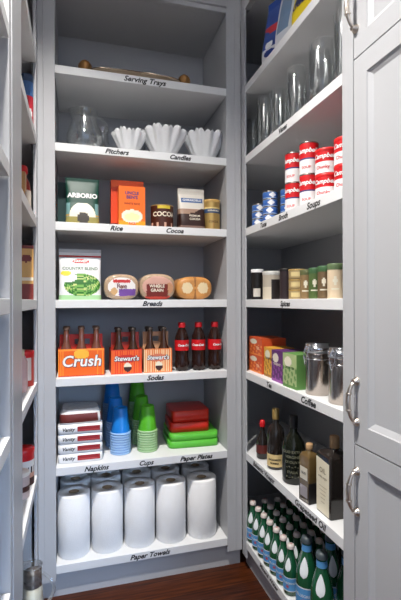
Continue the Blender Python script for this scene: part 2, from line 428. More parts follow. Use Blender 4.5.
def can(name, loc, r, h, M, mf, label, cat, texts=(), rz=0.0, lid=None, seg=64, nz=20, rim=True, group=None, lidh=.0):
    root = thing(name, label, cat, loc, rz, group)
    m = MB()
    rings = [[((r)*math.cos(2*PI*i/seg), r*math.sin(2*PI*i/seg), h*j/nz) for i in range(seg)] for j in range(nz+1)]
    def g(x, y, z):
        a = math.atan2(x, -y)
        return mf(a*r, z/h, y < .3*r)
    m.grid(rings, M, mf=g if mf else None); m.cap(rings[0], M, True); m.cap(rings[-1], M)
    for (s_, sz, x, z, mm, bd) in texts:
        m.text(s_, sz, mm, (lambda u, v, x=x, z=z: cyl(r, z)(u+x, v)), 0 if bd >= 0 else .3, abs(bd))
    m.build('body', root)
    L = lid or STEEL
    k = MB()
    if lidh: k.lathe([(r*1.02, h-.002), (r*1.03, h+lidh*.15), (r*1.03, h+lidh*.85), (r*.97, h+lidh), (.001, h+lidh)], L, 40)
    else: k.lathe([(r*1.015, h-.002), (r*1.02, h+.001), (r*.99, h+.0025), (r*.93, h+.001), (.001, h+.001)], L, 40)
    k.build('lid', root)
    return root
BRN = pm(70, 30, 18)
def coc(x, v, f):
    if v > .84: return pm(215, 190, 60) if abs(x) < .03 else BRN
    if v < .25 and (int((x+.1)*90) % 3 == 0): return pm(190, 150, 130)
    if v < .06: return pm(60, 24, 15)
    return BRN
can('cocoa_tin', (.440, .085, Z[2]), .050, .100, BRN, coc, 'squat brown cocoa tin with a yellow band and pale lettering', 'tin', [('COCOA', .028, 0, .060, CREAM, .0008)], lid=pm(150, 120, 70))
def ghi(u, v, f):
    if not f: return BRN
    if v > .86: return pm(200, 195, 185)
    if .66 < v < .76 and abs(u) < .4: return pm(60, 95, 150)
    if .52 < v <= .86: return pm(215, 210, 200)
    if v > .40+.35*u and v > .38 and u < .3: return pm(160, 130, 110) if v < .5 else pm(225, 215, 205)
    if v < .1: return pm(120, 95, 85)
    return pm(48, 25, 20)
pouch('cocoa_pouch', (.572, .085, Z[2]), .124, .07, .188, pm(48, 25, 20), ghi, 'brown and silver foil cocoa pouch with a blue banner', 'pouch',
      [('GHIRARDELLI', .014, 0, .134, WHITE, .0003), ('PREMIUM', .012, .008, .062, CREAM, .0002), ('COCOA', .013, .008, .047, CREAM, .0003)], seal=.9)
GT = mat('gold_tin', (.55, .36, .12), .35, metal=.7)
def gol(x, v, f):
    if .62 < v < .74: return pm(50, 75, 110)
    if .58 < v < .78: return pm(225, 200, 130)
    return GT
can('cocoa_canister', (.668, .085, Z[2]), .040, .132, GT, gol, 'tall gold canister with a blue band beside the stile', 'canister', [('GHIRARDELLI', .009, 0, .09, CREAM, .0003), ('COCOA', .012, 0, .04, BRN, .0003)], lid=pm(200, 160, 90), lidh=.010)

# --- shelf four: broccoli bag and bread
def bro(u, v, f):
    if not f: return SILVER
    if v > .93: return pm(190, 192, 196)
    if .84 < v < .88: return RED
    if ell(u, v, .02, .76, .2, .045): return pm(190, 45, 45)
    if ell(u, v, -.33, .52, .12, .05): return pm(240, 205, 70)
    if ell(u, v, .05, .29, .42, .22) and not ell(u, v, -.28, .44, .2, .10):
        q = math.sin(u*61+2+3*math.sin(v*19))*math.cos(v*57+2*math.sin(u*31))+math.sin(u*27-v*33+2*math.sin(u*13))
        return pm(40, 105, 35) if q > .35 else (pm(110, 165, 75) if q > -.5 else pm(195, 205, 130) if q > -1.1 else pm(60, 120, 50))
    if v < .09: return pm(160, 200, 150)
    return pm(225, 226, 228)
pouch('vegetable_bag', (.090, .085, Z[3]), .172, .075, .212, SILVER, bro, 'white foil bag with a broccoli picture and red stripe', 'bag',
      [('COUNTRY BLEND', .017, 0, .130, pm(90, 120, 90), .0003), ('HARVEST', .013, .003, .161, WHITE, .0004)], seal=.88, n=180)
def bread(loc, w, h, d, M, mf, label, texts=()):
    root = thing('bread_loaf', label, 'bread', loc); m = MB()
    secs = [(.0, .01, .006, .8), (.0, w*.2, h*.2, .8), (.001, w*.36, h*.36, .78), (.004, w*.43, h*.43, .76), (.012, w*.49, h*.49, .74), (.03, w*.5, h*.5, .72), (d-.03, w*.5, h*.5, .72), (d-.008, w*.46, h*.44, .74), (d, w*.3, h*.25, .8)]
    full = []
    for a_, b_ in zip(secs[:-1], secs[1:]):
        for i in range(4):
            t = i/4; full.append(tuple(p*(1-t)+q*t for p, q in zip(a_, b_)))
    full.append(secs[-1])
    m.loft([(q[0]-d/2, q[1], q[2], q[3], 0, h/2) for q in full], M, 72, mf=lambda x, y, z: mf(x/w, z/h, y), axis='y')
    for (s_, sz, x, z, mm, bd) in texts: m.text(s_, sz, mm, flat(x, -d/2-.0015, z), 0, bd)
    m.build('loaf', root)
    k = MB(); k.tube([(0, d/2-.004, h*.5), (0, d/2+.012, h*.5), (0, d/2+.03, h*.45)], .01, mat('bag_plastic', (.75, .75, .76), .25), 10, [.016, .005, .014]); k.build('bag_twist', root)
    return root
WRAP = mat('bread_wrap', hexc(175, 150, 125), .15, var=.35, scale=120, coat=.6)
def br1(u, v, y):
    if y > -.07: return None
    if .66 < v < .78 and abs(u) < .25: return pm(190, 50, 50)
    if v < .42 and u > -.08 and v > .16 and abs(u) < .4: return pm(110, 70, 150)
    if ell(u, v, -.22, .33, .1, .14): return TAN
    if ell(u, v, 0, .5, .40, .36): return pm(225, 222, 220)
    return WRAP
bread((.257, .120, Z[3]), .144, .108, .19, WRAP, br1, 'bread loaf with a white and purple label, leftmost of the loaves', [('Rye', .028, .0, .057, pm(110, 50, 60), .0002)])
def br2(u, v, y):
    if y > -.07: return None
    if .12 < v < .60 and abs(u+.02) < .30: return pm(110, 35, 25)
    if v < .16 and abs(u) < .34: return pm(190, 60, 45)
    if ell(u, v, .33, .45, .1, .2): return pm(190, 140, 105)
    if ell(u, v, 0, .5, .43, .40): return pm(200, 155, 140)
    return WRAP
bread((.410, .120, Z[3]), .154, .112, .19, WRAP, br2, 'middle bread loaf with a dark brown label in pinkish wrap', [('WHOLE', .018, -.004, .058, CREAM, .0004), ('GRAIN', .018, -.004, .040, CREAM, .0004)])
BUN = mat('bun_crust', hexc(200, 140, 75), .35, var=.3, scale=30, coat=.3)
def br3(u, v, y):
    if y > -.07: return None
    if abs(u) < .02: return pm(150, 100, 55)
    if ell(abs(u), v, .22, .50, .15, .24): return pm(225, 205, 165)
    return BUN
bread((.575, .120, Z[3]), .160, .102, .19, BUN, br3, 'golden rolls in clear wrap, rightmost bread package')

# --- shelf five: sodas
def carrier(loc, w, d, hp, hh, mf, M, label, texts, cols, holes):
    root = thing('bottle_carrier', label, 'bottle carrier', loc); m = MB(); t = .0025
    m.box(-w/2, w/2, -d/2, d/2, 0, t, M)
    m.box(-w/2, w/2, d/2-t, d/2, t, hp, M); m.box(-w/2, -w/2+t, -d/2+t, d/2-t, t, hp, M); m.box(w/2-t, w/2, -d/2+t, d/2-t, t, hp, M)
    m.box(-w/2, w/2, -d/2, -d/2+t, t, hp, M)
    nu, nv = 44, 28
    for j in range(nv):
        for i in range(nu):
            u0, u1, v0, v1 = i/nu-.5, (i+1)/nu-.5, j/nv, (j+1)/nv
            mm = mf((u0+u1)/2, (v0+v1)/2)
            if mm and mm is not M: m.poly([(u0*w, -d/2-.0003, v0*hp), (u1*w, -d/2-.0003, v0*hp), (u1*w, -d/2-.0003, v1*hp), (u0*w, -d/2-.0003, v1*hp)], mm)
    for (s_, sz, x, z, mm, bd) in texts:
        m.text(s_, sz, pm(40, 50, 70), flat(x+.0008, -d/2-.0006, z-.0008), .15, bd+.0018); m.text(s_, sz, mm, flat(x, -d/2-.0010, z), .15, bd)
    m.build('body', root)
    # centre panel with hand holes, and dividers
    k = MB(); z0, z1 = t, hh; y0, y1 = -.0015, .0015
    xs = [-w/2+.004]; 
    for hx, hwid in holes: xs += [hx-hwid, hx+hwid]
    xs.append(w/2-.004)
    for i in range(0, len(xs)-1, 2): k.box(xs[i], xs[i+1], y0, y1, z0, z1, M)
    for hx, hwid in holes: k.box(hx-hwid, hx+hwid, y0, y1, z0, hh-.042, M); k.box(hx-hwid, hx+hwid, y0, y1, hh-.020, z1, M)
    k.build('handle_panel', root)
    return root
ORC = pm(232, 98, 22); ORB = pm(215, 50, 35)
def crush(u, v):
    if v < .05: return pm(170, 50, 20)
    if ell(u, v, 0, .80, .17, .17) and v > .66: return pm(245, 185, 60)
    if abs(u) > .34 and int((u+1)*60) % 3 == 0: return pm(245, 140, 40)
    if .20 < v < .23 and abs(u) < .26: return pm(250, 200, 150)
    if v > .94: return pm(250, 150, 60)
    return ORC
carrier((.094, .095, Z[4]), .182, .124, .112, .168, crush, ORB, 'orange six-bottle soda carrier with a large white logo', [('Crush', .062, 0, .060, WHITE, .0014)], 3, [(-.018, .009), (.024, .010)])
def stripes(c1, c2, lens):
    def f(u, v):
        if ell(u, v, .03, .27, .13, .19): return pm(60, 30, 25) if v < .3 else CREAM
        if lens and ell(u, v, .0, .62, .36, .17): return pm(200, 45, 30)
        if (not lens) and ell(u, v, 0, .62, .36, .16): return pm(215, 120, 90)
        if v > .95 or v < .04: return c2
        return c1 if int((u+1)*26) % 2 else c2
    return f
STR = pm(222, 62, 30)
carrier((.277, .095, Z[4]), .128, .124, .102, .172, stripes(pm(235, 110, 40), STR, True), pm(185, 48, 28), 'red-orange striped four-bottle soda carrier', [("Stewart's", .027, 0, .064, WHITE, .0006)], 2, [(.0, .014)])
carrier((.411, .095, Z[4]), .122, .124, .102, .172, stripes(pm(240, 205, 160), pm(225, 120, 60), False), pm(205, 150, 110), 'cream and orange striped four-bottle soda carrier', [("Stewart's", .025, 0, .064, WHITE, .0006)], 2, [(.0, .014)])
def soda_bottle(loc, h, r, G, capM, label, group):
    root = thing('soda_bottle', label, 'bottle', loc, 0, group)
    m = MB(); m.lathe([(r*.85, 0), (r, .006), (r, h*.44), (r*.90, h*.52), (r*.52, h*.64), (r*.40, h*.76), (r*.40, h*.955), (r*.38, h*.96)], G, 28); m.build('glass_body', root)
    m = MB(); m.lathe([(r*.52, h*.945), (r*.50, h*.965), (r*.46, h), (.001, h+.0005)], capM, 24, lobes=12, amp=.05); m.build('cap', root)
    return root
CLR = mat('orange_soda_glass', (.16, .055, .035), .06, var=.3, coat=.8); DKB = mat('brown_bottle_glass', (.045, .018, .010), .08, coat=.5)
first = None
for row, yy in (('front', .062), ('back', .128)):
    for i, xx in enumerate((.034, .094, .154)):
        side = ('left', 'middle', 'right')[i]; lb = 'orange soda bottle, %s one of the %s row in the big logo carrier' % (side, row)
        if not first: first = soda_bottle((xx, yy, Z[4]+.003), .198, .027, CLR, pm(120, 95, 80), lb, 'orange soda bottles')
        else: dup(first, (xx, yy, Z[4]+.003), 0, lb)
first = None
for cx_, cn in ((.277, 'red-orange'), (.411, 'cream')):
    for row, yy in (('front', .062), ('back', .128)):
        for sx in (-1, 1):
            lb = 'dark soda bottle, %s one of the %s pair in the %s striped carrier' % ('left' if sx < 0 else 'right', row, cn)
            if not first: first = soda_bottle((cx_-.030, yy, Z[4]+.003), .190, .026, DKB, pm(60, 50, 45), lb, 'dark soda bottles')
            else: dup(first, (cx_+sx*.030, yy, Z[4]+.003), 0, lb)
def coke(loc, label, rz):
    root = thing('cola_bottle', label, 'bottle', loc, rz, 'cola bottles'); r = .032
    m = MB(); m.lathe([(r*.72, .004), (r*.93, .012), (r, .03), (r*.93, .055), (r*.90, .075), (r*.95, .088), (r*.96, .138), (r*.92, .150), (r*.62, .175), (r*.42, .188), (r*.38, .192), (r*.38, .197)], COLA, 40)
    m.build('body', root)
    for k in range(5):
        a = 2*PI*k/5; f = MB(); f.lathe([(.004, 0), (.009, .003), (.011, .012)], COLA, 12, cx=.018*math.cos(a), cy=.018*math.sin(a)); f.build('base_foot', root)
    m = MB(); rr = r*.98
    m.lathe([(rr, .090), (rr, .136)], RED, 48, caps=False)
    m.text('Coca-Cola', .0130, WHITE, cyl(rr, .113), .3, .0006); m.build('label', root)
    m = MB(); m.lathe([(r*.50, .190), (r*.50, .205), (r*.46, .2125), (.001, .213)], pm(185, 25, 35), 36, lobes=18, amp=.03); m.build('cap', root)
    return root
coke((.521, .055, Z[4]), 'cola bottle with a red cap, leftmost of the three', .1)
dup(bpy.data.objects['cola_bottle'], (.597, .055, Z[4]), -.35, 'cola bottle with a red cap, middle one of the three')
dup(bpy.data.objects['cola_bottle'], (.673, .055, Z[4]), .35, 'cola bottle with a red cap, rightmost and nearest the stile')

# --- shelf six: napkins, cups, plates
def napkins(z, h, label, top=False):
    m = MB(); w, d = .178, .178
    secs = [(0, w/2-.004, d/2-.004, .18), (.003, w/2, d/2, .16), (h-.004, w/2, d/2, .16), (h-.0005, w/2-.005, d/2-.005, .18)]
    NW = mat('napkin_wrap', (.80, .80, .81), .25, bump=.4, bscale=60)
    m.loft(secs, NW, 64)
    if not top:
        m.poly([(-.012, -d/2-.0005, h*.25), (.078, -d/2-.0005, h*.25), (.078, -d/2-.0005, h*.78), (-.012, -d/2-.0005, h*.78)], pm(150, 35, 40))
        m.poly([(-.008, -d/2-.0008, h*.34), (.074, -d/2-.0008, h*.34), (.074, -d/2-.0008, h*.44), (-.008, -d/2-.0008, h*.44)], pm(185, 70, 70))
        m.text('Vanity', .019, BLACK, flat(-.048, -d/2-.0006, h*.5), .3, .0005)
    return tag(m.build('napkin_pack', None, (.089, .125, z)), label, 'napkin pack', 'napkin packs')
nh = .0385
for i, w_ in enumerate(('bottom', 'second from bottom', 'third from bottom', 'fourth from bottom')):
    napkins(Z[5]+i*(nh+.0008), nh, 'white napkin pack with a red panel, %s of its stack' % w_)
m = MB(); w, d = .172, .17; nx = 26; rings = []
def topo(x, y, k): return .036+.010*math.sin(x*40+y*22)+.006*math.sin(x*90-y*35)+.004*math.sin(y*120)
m.loft([(0, w/2-.006, d/2-.006, .3), (.006, w/2, d/2, .28), (.040, w/2-.002, d/2-.004, .3), (.056, w/2-.014, d/2-.018, .4)], mat('napkin_film', (.72, .70, .70), .15, var=.2, scale=60, bump=1, bscale=40, coat=.8), 72,
       mf=lambda x, y, z: pm(105, 40, 35) if (.012 < z < .034 and y < -.05 and math.sin(x*70)*.3+math.sin(x*151)*.4 > -.55) else None)
tag(m.build('napkin_pack', None, (.089, .128, Z[5]+4*(nh+.0008)), .03), 'crinkled film pack of patterned napkins on top of the stack', 'napkin pack', 'napkin packs')

def cups(x, y, n, cname, colr, rimc, where):
    M = mat(cname+'_cup_plastic', colr, .35); RM = mat(cname+'_cup_rim', rimc, .35)
    key = cname+'_cup'
    for i in range(n):          # i = 0 bottom; cups stand upside down, nested
        z = Z[5]+i*.0105; pos = '%s cup from the top' % ORD[n-1-i] if i < n-1 else 'topmost cup'
        lb = '%s upside-down plastic cup, %s of the %s stack' % (cname, pos, where)
        if key not in PROTO:
            r = thing('plastic_cup', lb, 'cup', (x, y, z), 0, cname+' plastic cups')
            m = MB(); m.lathe([(.0415, .009), (.0395, .02), (.0295, .112), (.027, .114), (.025, .1125), (.0245, .110), (.001, .110)], M, 40, caps=False); m.build('body', r)
            m = MB(); m.lathe([(.0425, .0005), (.0450, .002), (.0450, .0075), (.0418, .0095), (.0405, .0095), (.0415, .0005), (.0425, .0005)], RM, 40, caps=False); m.build('rim', r)
            PROTO[key] = r
        else: dup(PROTO[key], (x, y, z), 0, lb)
PROTO = {}
BL, BLR = hexc(20, 120, 205), hexc(150, 185, 225); GR, GRR = hexc(85, 175, 40), hexc(165, 200, 150)
cups(.258, .112, 9, 'blue', BL, BLR, 'front')
cups(.245, .212, 11, 'blue', BL, BLR, 'second')
cups(.238, .312, 17, 'blue', BL, BLR, 'rearmost')
cups(.376, .112, 9, 'green', GR, GRR, 'front')
cups(.364, .212, 11, 'green', GR, GRR, 'second')
cups(.358, .312, 17, 'green', GR, GRR, 'rearmost')
def plates(x, y, z, w, d, h, col, label, nl, rz):
    m = MB(); secs = []; M = pm(*col, rough=.3); 
    for i in range(nl):
        a = h*i/nl; b_ = h*(i+1)/nl; secs += [(a, w/2-.003, d/2-.003, .2), (a+.001, w/2, d/2, .2), (b_-.001, w/2, d/2, .2), (b_, w/2-.003, d/2-.003, .2)]
    m.loft(secs, M, 64)
    return tag(m.build('paper_plate_pack', None, (x, y, z), rz), label, 'plate pack')
plates(.590, .195, Z[5], .232, .232, .0305, (90, 185, 60), 'bright green pack of square paper plates lying on the shelf', 1, -.06)
plates(.592, .196, Z[5]+.031, .226, .226, .0305, (90, 185, 60), 'bright green pack of square paper plates directly under the red packs', 1, -.04)
plates(.578, .205, Z[5]+.062, .185, .190, .042, (200, 40, 25), 'lower red pack of square paper plates on the green packs', 1, -.06)
plates(.582, .210, Z[5]+.1045, .178, .182, .052, (205, 44, 28), 'upper red pack of square paper plates, top of the pile', 1, -.02)

# --- shelf seven: paper towels
def towel(loc, h, r, label):
    root = thing('paper_towel_roll', label, 'paper towel roll', loc, random.random()*6, 'paper towel rolls')
    m = MB(); m.lathe([(.022, .0), (r*.96, 0), (r, .004), (r*1.0, h*.5), (r, h-.004), (r*.965, h), (.022, h-.002), (.0215, .0)], TOWEL, 56, caps=False)
    m.build('sheets', root)
    m = MB(); m.lathe([(.020, .002), (.0215, .002), (.0215, h-.003), (.020, h-.003), (.0195, .002)], CARD, 32, caps=False); m.build('core_tube', root)
    return root
names = ('leftmost', 'second', 'third', 'fourth', 'rightmost')
fr = [(.062, .088), (.199, .092), (.338, .092), (.476, .088), (.618, .084)]
t0 = towel((*fr[0], Z[6]), .253, .066, 'white paper towel roll, leftmost in the front row')
for i in range(1, 5): dup(t0, (*fr[i], Z[6]), i*1.3, 'white paper towel roll, %s in the front row%s' % (names[i], ' from the left' if i < 4 else ''))
for i in range(5): dup(t0, (fr[i][0]+(.006, .004, .004, .004, .008)[i], .2245+.006*(i % 2), Z[6]), i*2.1, 'white paper towel roll, %s in the back row%s' % (names[i], ' from the left' if 0 < i < 4 else ''))

# ================================================================== RIGHT UNIT CONTENTS
def on_right(f, *a, **k): return f(*a, **k)
RZ = -PI/2     # local front (-Y) turned to face -X
# --- top shelf bags
def b1(u, v, f):
    if not f: return pm(215, 215, 220)
    if v < .22: return pm(225, 225, 228) if not ell(u, v, .05, .14, .3, .05) else pm(40, 60, 130)
    if .46 < v < .58 and (v-.52) > -.2*u-.06: return pm(185, 40, 50)
    if ell(u, v, .0, .26, .2, .06): return WHITE
    return pm(45, 75, 150)
pouch('flour_bag', (.855, -.220, Z[0]), .100, .10, .27, pm(215, 215, 220), b1, 'blue, red and white flour bag, nearest the corner on the top shelf', 'bag', rz=RZ+.35, taper=1)
def b2(u, v, f):
    if .2 < v < .8 and abs(u) < .3: return pm(110, 135, 165)
    return pm(205, 208, 215)
pouch('sugar_bag', (.855, -.345, Z[0]), .108, .10, .26, pm(205, 208, 215), b2, 'white bag with a faded blue panel between two other bags', 'bag', rz=RZ+.25, taper=1)
def b3(u, v, f): return pm(225, 200, 30) if not ell(u, v, 0, .35, .3, .08) else pm(50, 60, 110)
pouch('sugar_bag', (.855, -.490, Z[0]), .140, .10, .25, pm(225, 200, 30), b3, 'yellow bag with dark blue writing on the top right shelf', 'bag', [('GOLD', .035, 0, .07, pm(40, 50, 110), .001), ('SUGAR', .028, 0, .15, pm(40, 50, 110), .001)], rz=RZ+.12, taper=1)
# --- glass vases
def vase(loc, h, r, label, flare=0.0, nm='glass_vase'):
    m = MB(); t = .0022
    outer = [(r*.92, 0), (r, .006), (r*(1-flare*.3), h*.4), (r*(1+flare*.5), h*.8), (r*(1+flare), h)]
    inner = [(q-t, max(z, .010)) for q, z in outer][::-1]
    m.lathe(outer+[(r*(1+flare)-.001, h+.001)]+inner, GLASS, 48)
    return tag(m.build(nm, None, loc), label, 'vase', 'clear glass vases')
vase((.862, .050, Z[1]), .200, .036, 'clear glass vase deepest in the corner of the vase shelf')
vase((.865, -.080, Z[1]), .245, .038, 'wide straight clear vase, second from the corner', 0)
vase((.850, -.235, Z[1]), .200, .034, 'clear tumbler-shaped vase standing third from the corner', .08)
vase((.870, -.345, Z[1]), .235, .036, 'tall clear vase at the middle of the vase shelf', 0)
vase((.846, -.555, Z[1]), .205, .042, 'clear cylinder vase with a bright rim near the shelf front', 0)
vase((.845, -.690, Z[1]), .215, .036, 'clear vase half hidden by the door-side stile', .05)
# --- tuna cans
TB = pm(60, 105, 175); 
def tun(x, v, f):
    if ell(x, v, 0, .5, .012, .36): return WHITE
    if v < .14 or v > .86: return pm(150, 175, 210)
    return pm(45, 90, 165) if v < .5 else TB
first = None
for (x, y, n, w_) in ((.822, -.105, 3, 'corner-side'), (.826, -.205, 4, 'middle'), (.876, -.262, 4, 'door-side')):
    for i in range(n):
        lb = 'small blue and white tuna can, %s of the %s stack' % (('bottom', 'second from bottom', 'third from bottom', 'fourth and topmost')[i] if n == 4 else ('bottom', 'middle', 'top')[i], w_)
        if not first: first = can('tuna_can', (x, y, Z[2]+i*.0305), .030, .0275, TB, tun, lb, 'can', (), rz=-.7, seg=40, nz=8, group='blue tuna cans')
        else: dup(first, (x, y, Z[2]+i*.0305), -.7+.2*i, lb)
# --- soup cans
def soup(x, v, f):
    if v > .50: return RED
    if .44 < v <= .50: return pm(60, 55, 110)
    return pm(232, 230, 230)
first = None
for (x, y, w_) in ((.830, -.395, 'corner-side'), (.830, -.500, 'second')):
    for i in range(2):
        lb = 'tall red and white soup can, %s of the %s stack' % (('bottom', 'top')[i], w_)
        if not first: first = can('soup_can', (x, y, Z[2]+i*.106), .0315, .103, RED, soup, lb, 'can', [("Campbell's", .0205, 0, .076, WHITE, -.0008), ('SOUP', .012, -.004, .020, pm(210, 90, 90), .0003)], rz=-.78, group='tall soup cans')
        else: dup(first, (x, y, Z[2]+i*.106), -.72 if y < -.45 else -.78, lb)
def wsoup(x, v, f):
    if v > .48: return RED
    if ell(x, v, .01, .6, .02, .1): return WHITE
    return pm(235, 232, 232)
first = None
for (x, y, w_) in ((.835, -.600, 'stack beside the tall soup cans'), (.838, -.700, 'stack against the door-side stile')):
    for i in range(2):
        lb = 'squat red and white soup tub, %s of the %s' % (('bottom', 'top')[i], w_)
        if not first: first = can('soup_tub', (x, y, Z[2]+i*.079), .036, .070, RED, wsoup, lb, 'can', [("Campbell's", .019, -.004, .052, WHITE, -.0006), ('Chunky', .014, -.012, .018, RED, .0003)], rz=-.60, lid=pm(205, 30, 30), lidh=.008, group='squat soup tubs')
        else: dup(first, (x, y, Z[2]+i*.079), -.62, lb)
# --- spices
can('dark_jar', (.830, -.065, Z[3]), .027, .118, pm(25, 22, 22), lambda x, v, f: pm(205, 200, 190) if (v < .38 and v > .1 and abs(x) < .016) else None, 'black jar with a white lid, nearest the corner', 'jar', (), -.5, lid=WHITE, lidh=.012)
r = can('spice_jar', (.842, -.185, Z[3]), .037, .100, pm(175, 165, 150), lambda x, v, f: pm(35, 30, 28) if x > .004 and v < .8 else (pm(205, 195, 175) if v < .5 else None), 'wide glass jar with a silver lid and a dark and cream label', 'jar', (), -.6, lid=pm(190, 190, 185), lidh=.014)
can('dark_jar', (.826, -.335, Z[3]), .021, .105, pm(45, 35, 38), None, 'slim dark jar between the wide jar and the gold tins', 'jar', (), -.6, lid=BLACK, lidh=.010)
GOLT = mat('gold_spice_tin', (.50, .37, .18), .4, metal=.5)
for i, (zz, w_) in enumerate(((0, 'bottom'), (.036, 'middle'), (.072, 'top'))):
    can('spice_tin', (.830, -.415, Z[3]+zz), .029, .031, GOLT, lambda x, v, f: pm(215, 195, 140) if .3 < v < .7 and abs(x) < .02 else None, 'low gold spice tin, %s of the stack of three' % w_, 'tin', (), -.6, lid=pm(170, 140, 80), nz=8, group='gold spice tins')
for i, (y, body, capc, w_) in enumerate(((-.497, (135, 110, 75), (90, 95, 60), 'tan-filled spice jar beside the gold tins'), (-.553, (80, 100, 55), (60, 95, 60), 'green herb jar between the tan and brown jars'), (-.607, (105, 85, 60), (60, 95, 60), 'brown-green spice jar beside the cream jar'), (-.668, (215, 195, 165), (90, 110, 75), 'cream-coloured spice jar nearest the door-side stile'))):
    r_ = .0205 if i < 3 else .024
    can('spice_jar', (.820, y, Z[3]), r_, .082+.002*i, pm(*body), lambda x, v, f: pm(220, 215, 195) if ell(x, v, 0, .62, .006, .16) or (.28 < v < .33 and abs(x) < .012) else None, w_, 'jar', (), -.62, lid=pm(*capc), lidh=.016, seg=40)
# --- tea boxes
def tea(c1, c2, leaf):
    def f(u, v, q):
        if ell(u, v, -.12, .76, .26, .15): return pm(225, 220, 200)
        if leaf and math.sin(u*21+v*9)*math.cos(v*17-u*6) > .25 and v < .62: return c2
        if v < .10: return c2
        return c1
    return f
O1, O2 = pm(205, 85, 45), pm(235, 140, 70)
for i, w_ in ((0, 'bottom'), (1, 'top')):
    carton('tea_box', (.868, -.078, Z[4]+i*.0745), .142, .11, .074, O1, tea(O1, O2, True), 'orange tea box, %s one of the pair by the corner' % w_, 'tea box', [('TEA', .018, .03, .03, pm(245, 225, 190), .0003)], RZ)
Y1, Y2 = pm(220, 165, 60), pm(160, 110, 40)
carton('tea_box', (.860, -.210, Z[4]), .088, .09, .118, Y1, tea(Y1, Y2, True), 'yellow tea box between the orange and purple boxes', 'tea box', [('TWININGS', .012, 0, .075, BLACK, .0002)], RZ)
P1, P2 = pm(95, 50, 110), pm(150, 80, 160)
carton('tea_box', (.845, -.315, Z[4]), .092, .09, .118, P1, tea(P1, P2, True), 'purple tea box with a pale round emblem', 'tea box', [('TWININGS', .012, 0, .066, CREAM, .0002)], RZ)
G1, G2 = pm(165, 185, 130), pm(95, 140, 75)
carton('tea_box', (.832, -.426, Z[4]), .092, .078, .120, pm(95, 140, 75), tea(G1, G2, True), 'green tea box beside the steel canisters', 'tea box', [('GREEN TEA', .012, 0, .070, pm(40, 80, 40), .0002)], RZ+.05)
# --- canisters
def canister(loc, label, rz):
    root = thing('steel_canister', label, 'canister', loc, rz, 'steel coffee canisters'); r = .0405; h = .135
    m = MB(); m.lathe([(r-.002, 0), (r, .003), (r, h-.004), (r+.001, h), (r-.002, h+.001), (r-.002, h-.002)], STEEL, 64); m.build('body', root)
    m = MB(); m.lathe([(r-.001, h+.001), (r+.0015, h+.002), (r+.0015, h+.006), (r-.001, h+.007)], mat('seal_ring', (.6, .62, .64), .3, trans=.5), 48); m.build('seal', root)
    m = MB(); m.lathe([(r, h+.007), (r+.003, h+.009), (r+.003, h+.017), (r+.001, h+.021), (r-.001, h+.022), (r-.001, h+.030), (r-.003, h+.032), (.001, h+.032)], CHROME, 64); m.build('lid', root)
    m = MB()
    m.tube([((r+.004)*math.cos(2*PI*i/40), (r+.004)*math.sin(2*PI*i/40), h-.018) for i in range(41)], .0016, CHROME, 8)
    for a in (-PI/2-.9, PI/2-.4):
        c_, s_ = math.cos(a), math.sin(a); n_ = Vector((-s_, c_, 0))
        for q in (-.009, .009):
            m.tube([(c_*(r+.004)+n_.x*q, s_*(r+.004)+n_.y*q, h-.018), (c_*(r+.011)+n_.x*q, s_*(r+.011)+n_.y*q, h-.002), (c_*(r+.006)+n_.x*q, s_*(r+.006)+n_.y*q, h+.014), (c_*(r+.001)+n_.x*q*.6, s_*(r+.001)+n_.y*q*.6, h+.026)], .0016, CHROME, 8)
        m.tube([(c_*(r+.012)-n_.x*.009, s_*(r+.012)-n_.y*.009, h-.008), (c_*(r+.014), s_*(r+.014), h-.036), (c_*(r+.012)+n_.x*.009, s_*(r+.012)+n_.y*.009, h-.008)], .0018, CHROME, 8)
    m.build('clamp', root)
    return root
c0 = canister((.839, -.538, Z[4]), 'steel clamp-lid canister beside the green tea box', -.5)
dup(c0, (.840, -.672, Z[4]), -.3, 'steel clamp-lid canister partly behind the door-side stile')
# --- oil and vinegar bottles
def bottle(name, loc, prof, G, label, cat, parts=(), rz=0.0, texts=(), seg=48):
    root = thing(name, label, cat, loc, rz)
    m = MB(); m.lathe(prof, G, seg); m.build('body', root)
    for nm, pr, M, tx in parts:
        k = MB(); k.lathe(pr, M, seg, caps=nm != 'label')
        for (s_, sz, z, mm, rr) in tx: k.text(s_, sz, mm, cyl(rr, z), 0, .0004)
        k.build(nm, root)
    return root
bottle('vinegar_bottle', (.825, -.125, Z[5]), [(.020, 0), (.025, .004), (.026, .06), (.022, .085), (.0105, .105), (.009, .12), (.009, .134)], BLACKG, 'small dark vinegar bottle with a red cap', 'bottle',
       [('cap', [(.0115, .132), (.012, .146), (.009, .158), (.001, .160)], RED, ()), ('label', [(.0262, .025), (.0262, .060)], pm(90, 35, 30), ())], -.6)
bottle('wine_bottle', (.833, -.235, Z[5]), [(.030, 0), (.034, .004), (.034, .135), (.030, .155), (.014, .175), (.0125, .185), (.0125, .222)], BLACKG, 'dark wine-style bottle with a gold neck and cream base label', 'bottle',
       [('cap', [(.0135, .192), (.014, .230), (.012, .234), (.001, .2345)], mat('gold_foil', (.55, .36, .12), .35, metal=.7), ()),
        ('label', [(.0345, .012), (.0345, .060)], pm(215, 190, 135), [('BALSAMICO', .009, .040, BLACK, .0345), ('MODENA', .008, .026, BLACK, .0345)])], -.6)
r = bottle('oil_bottle', (.838, -.372, Z[5]), [(.036, 0), (.041, .005), (.042, .03), (.042, .12), (.038, .145), (.020, .172), (.014, .182), (.013, .20), (.013, .228)], mat('green_black_glass', (.008, .010, .006), .12), 'large black-green oil bottle with fine engraved pale pattern', 'bottle',
       [('cap', [(.0150, .196), (.0155, .236), (.013, .241), (.001, .2415)], BLACK, ())], -.6)
ET = pm(120, 120, 100); k = MB()
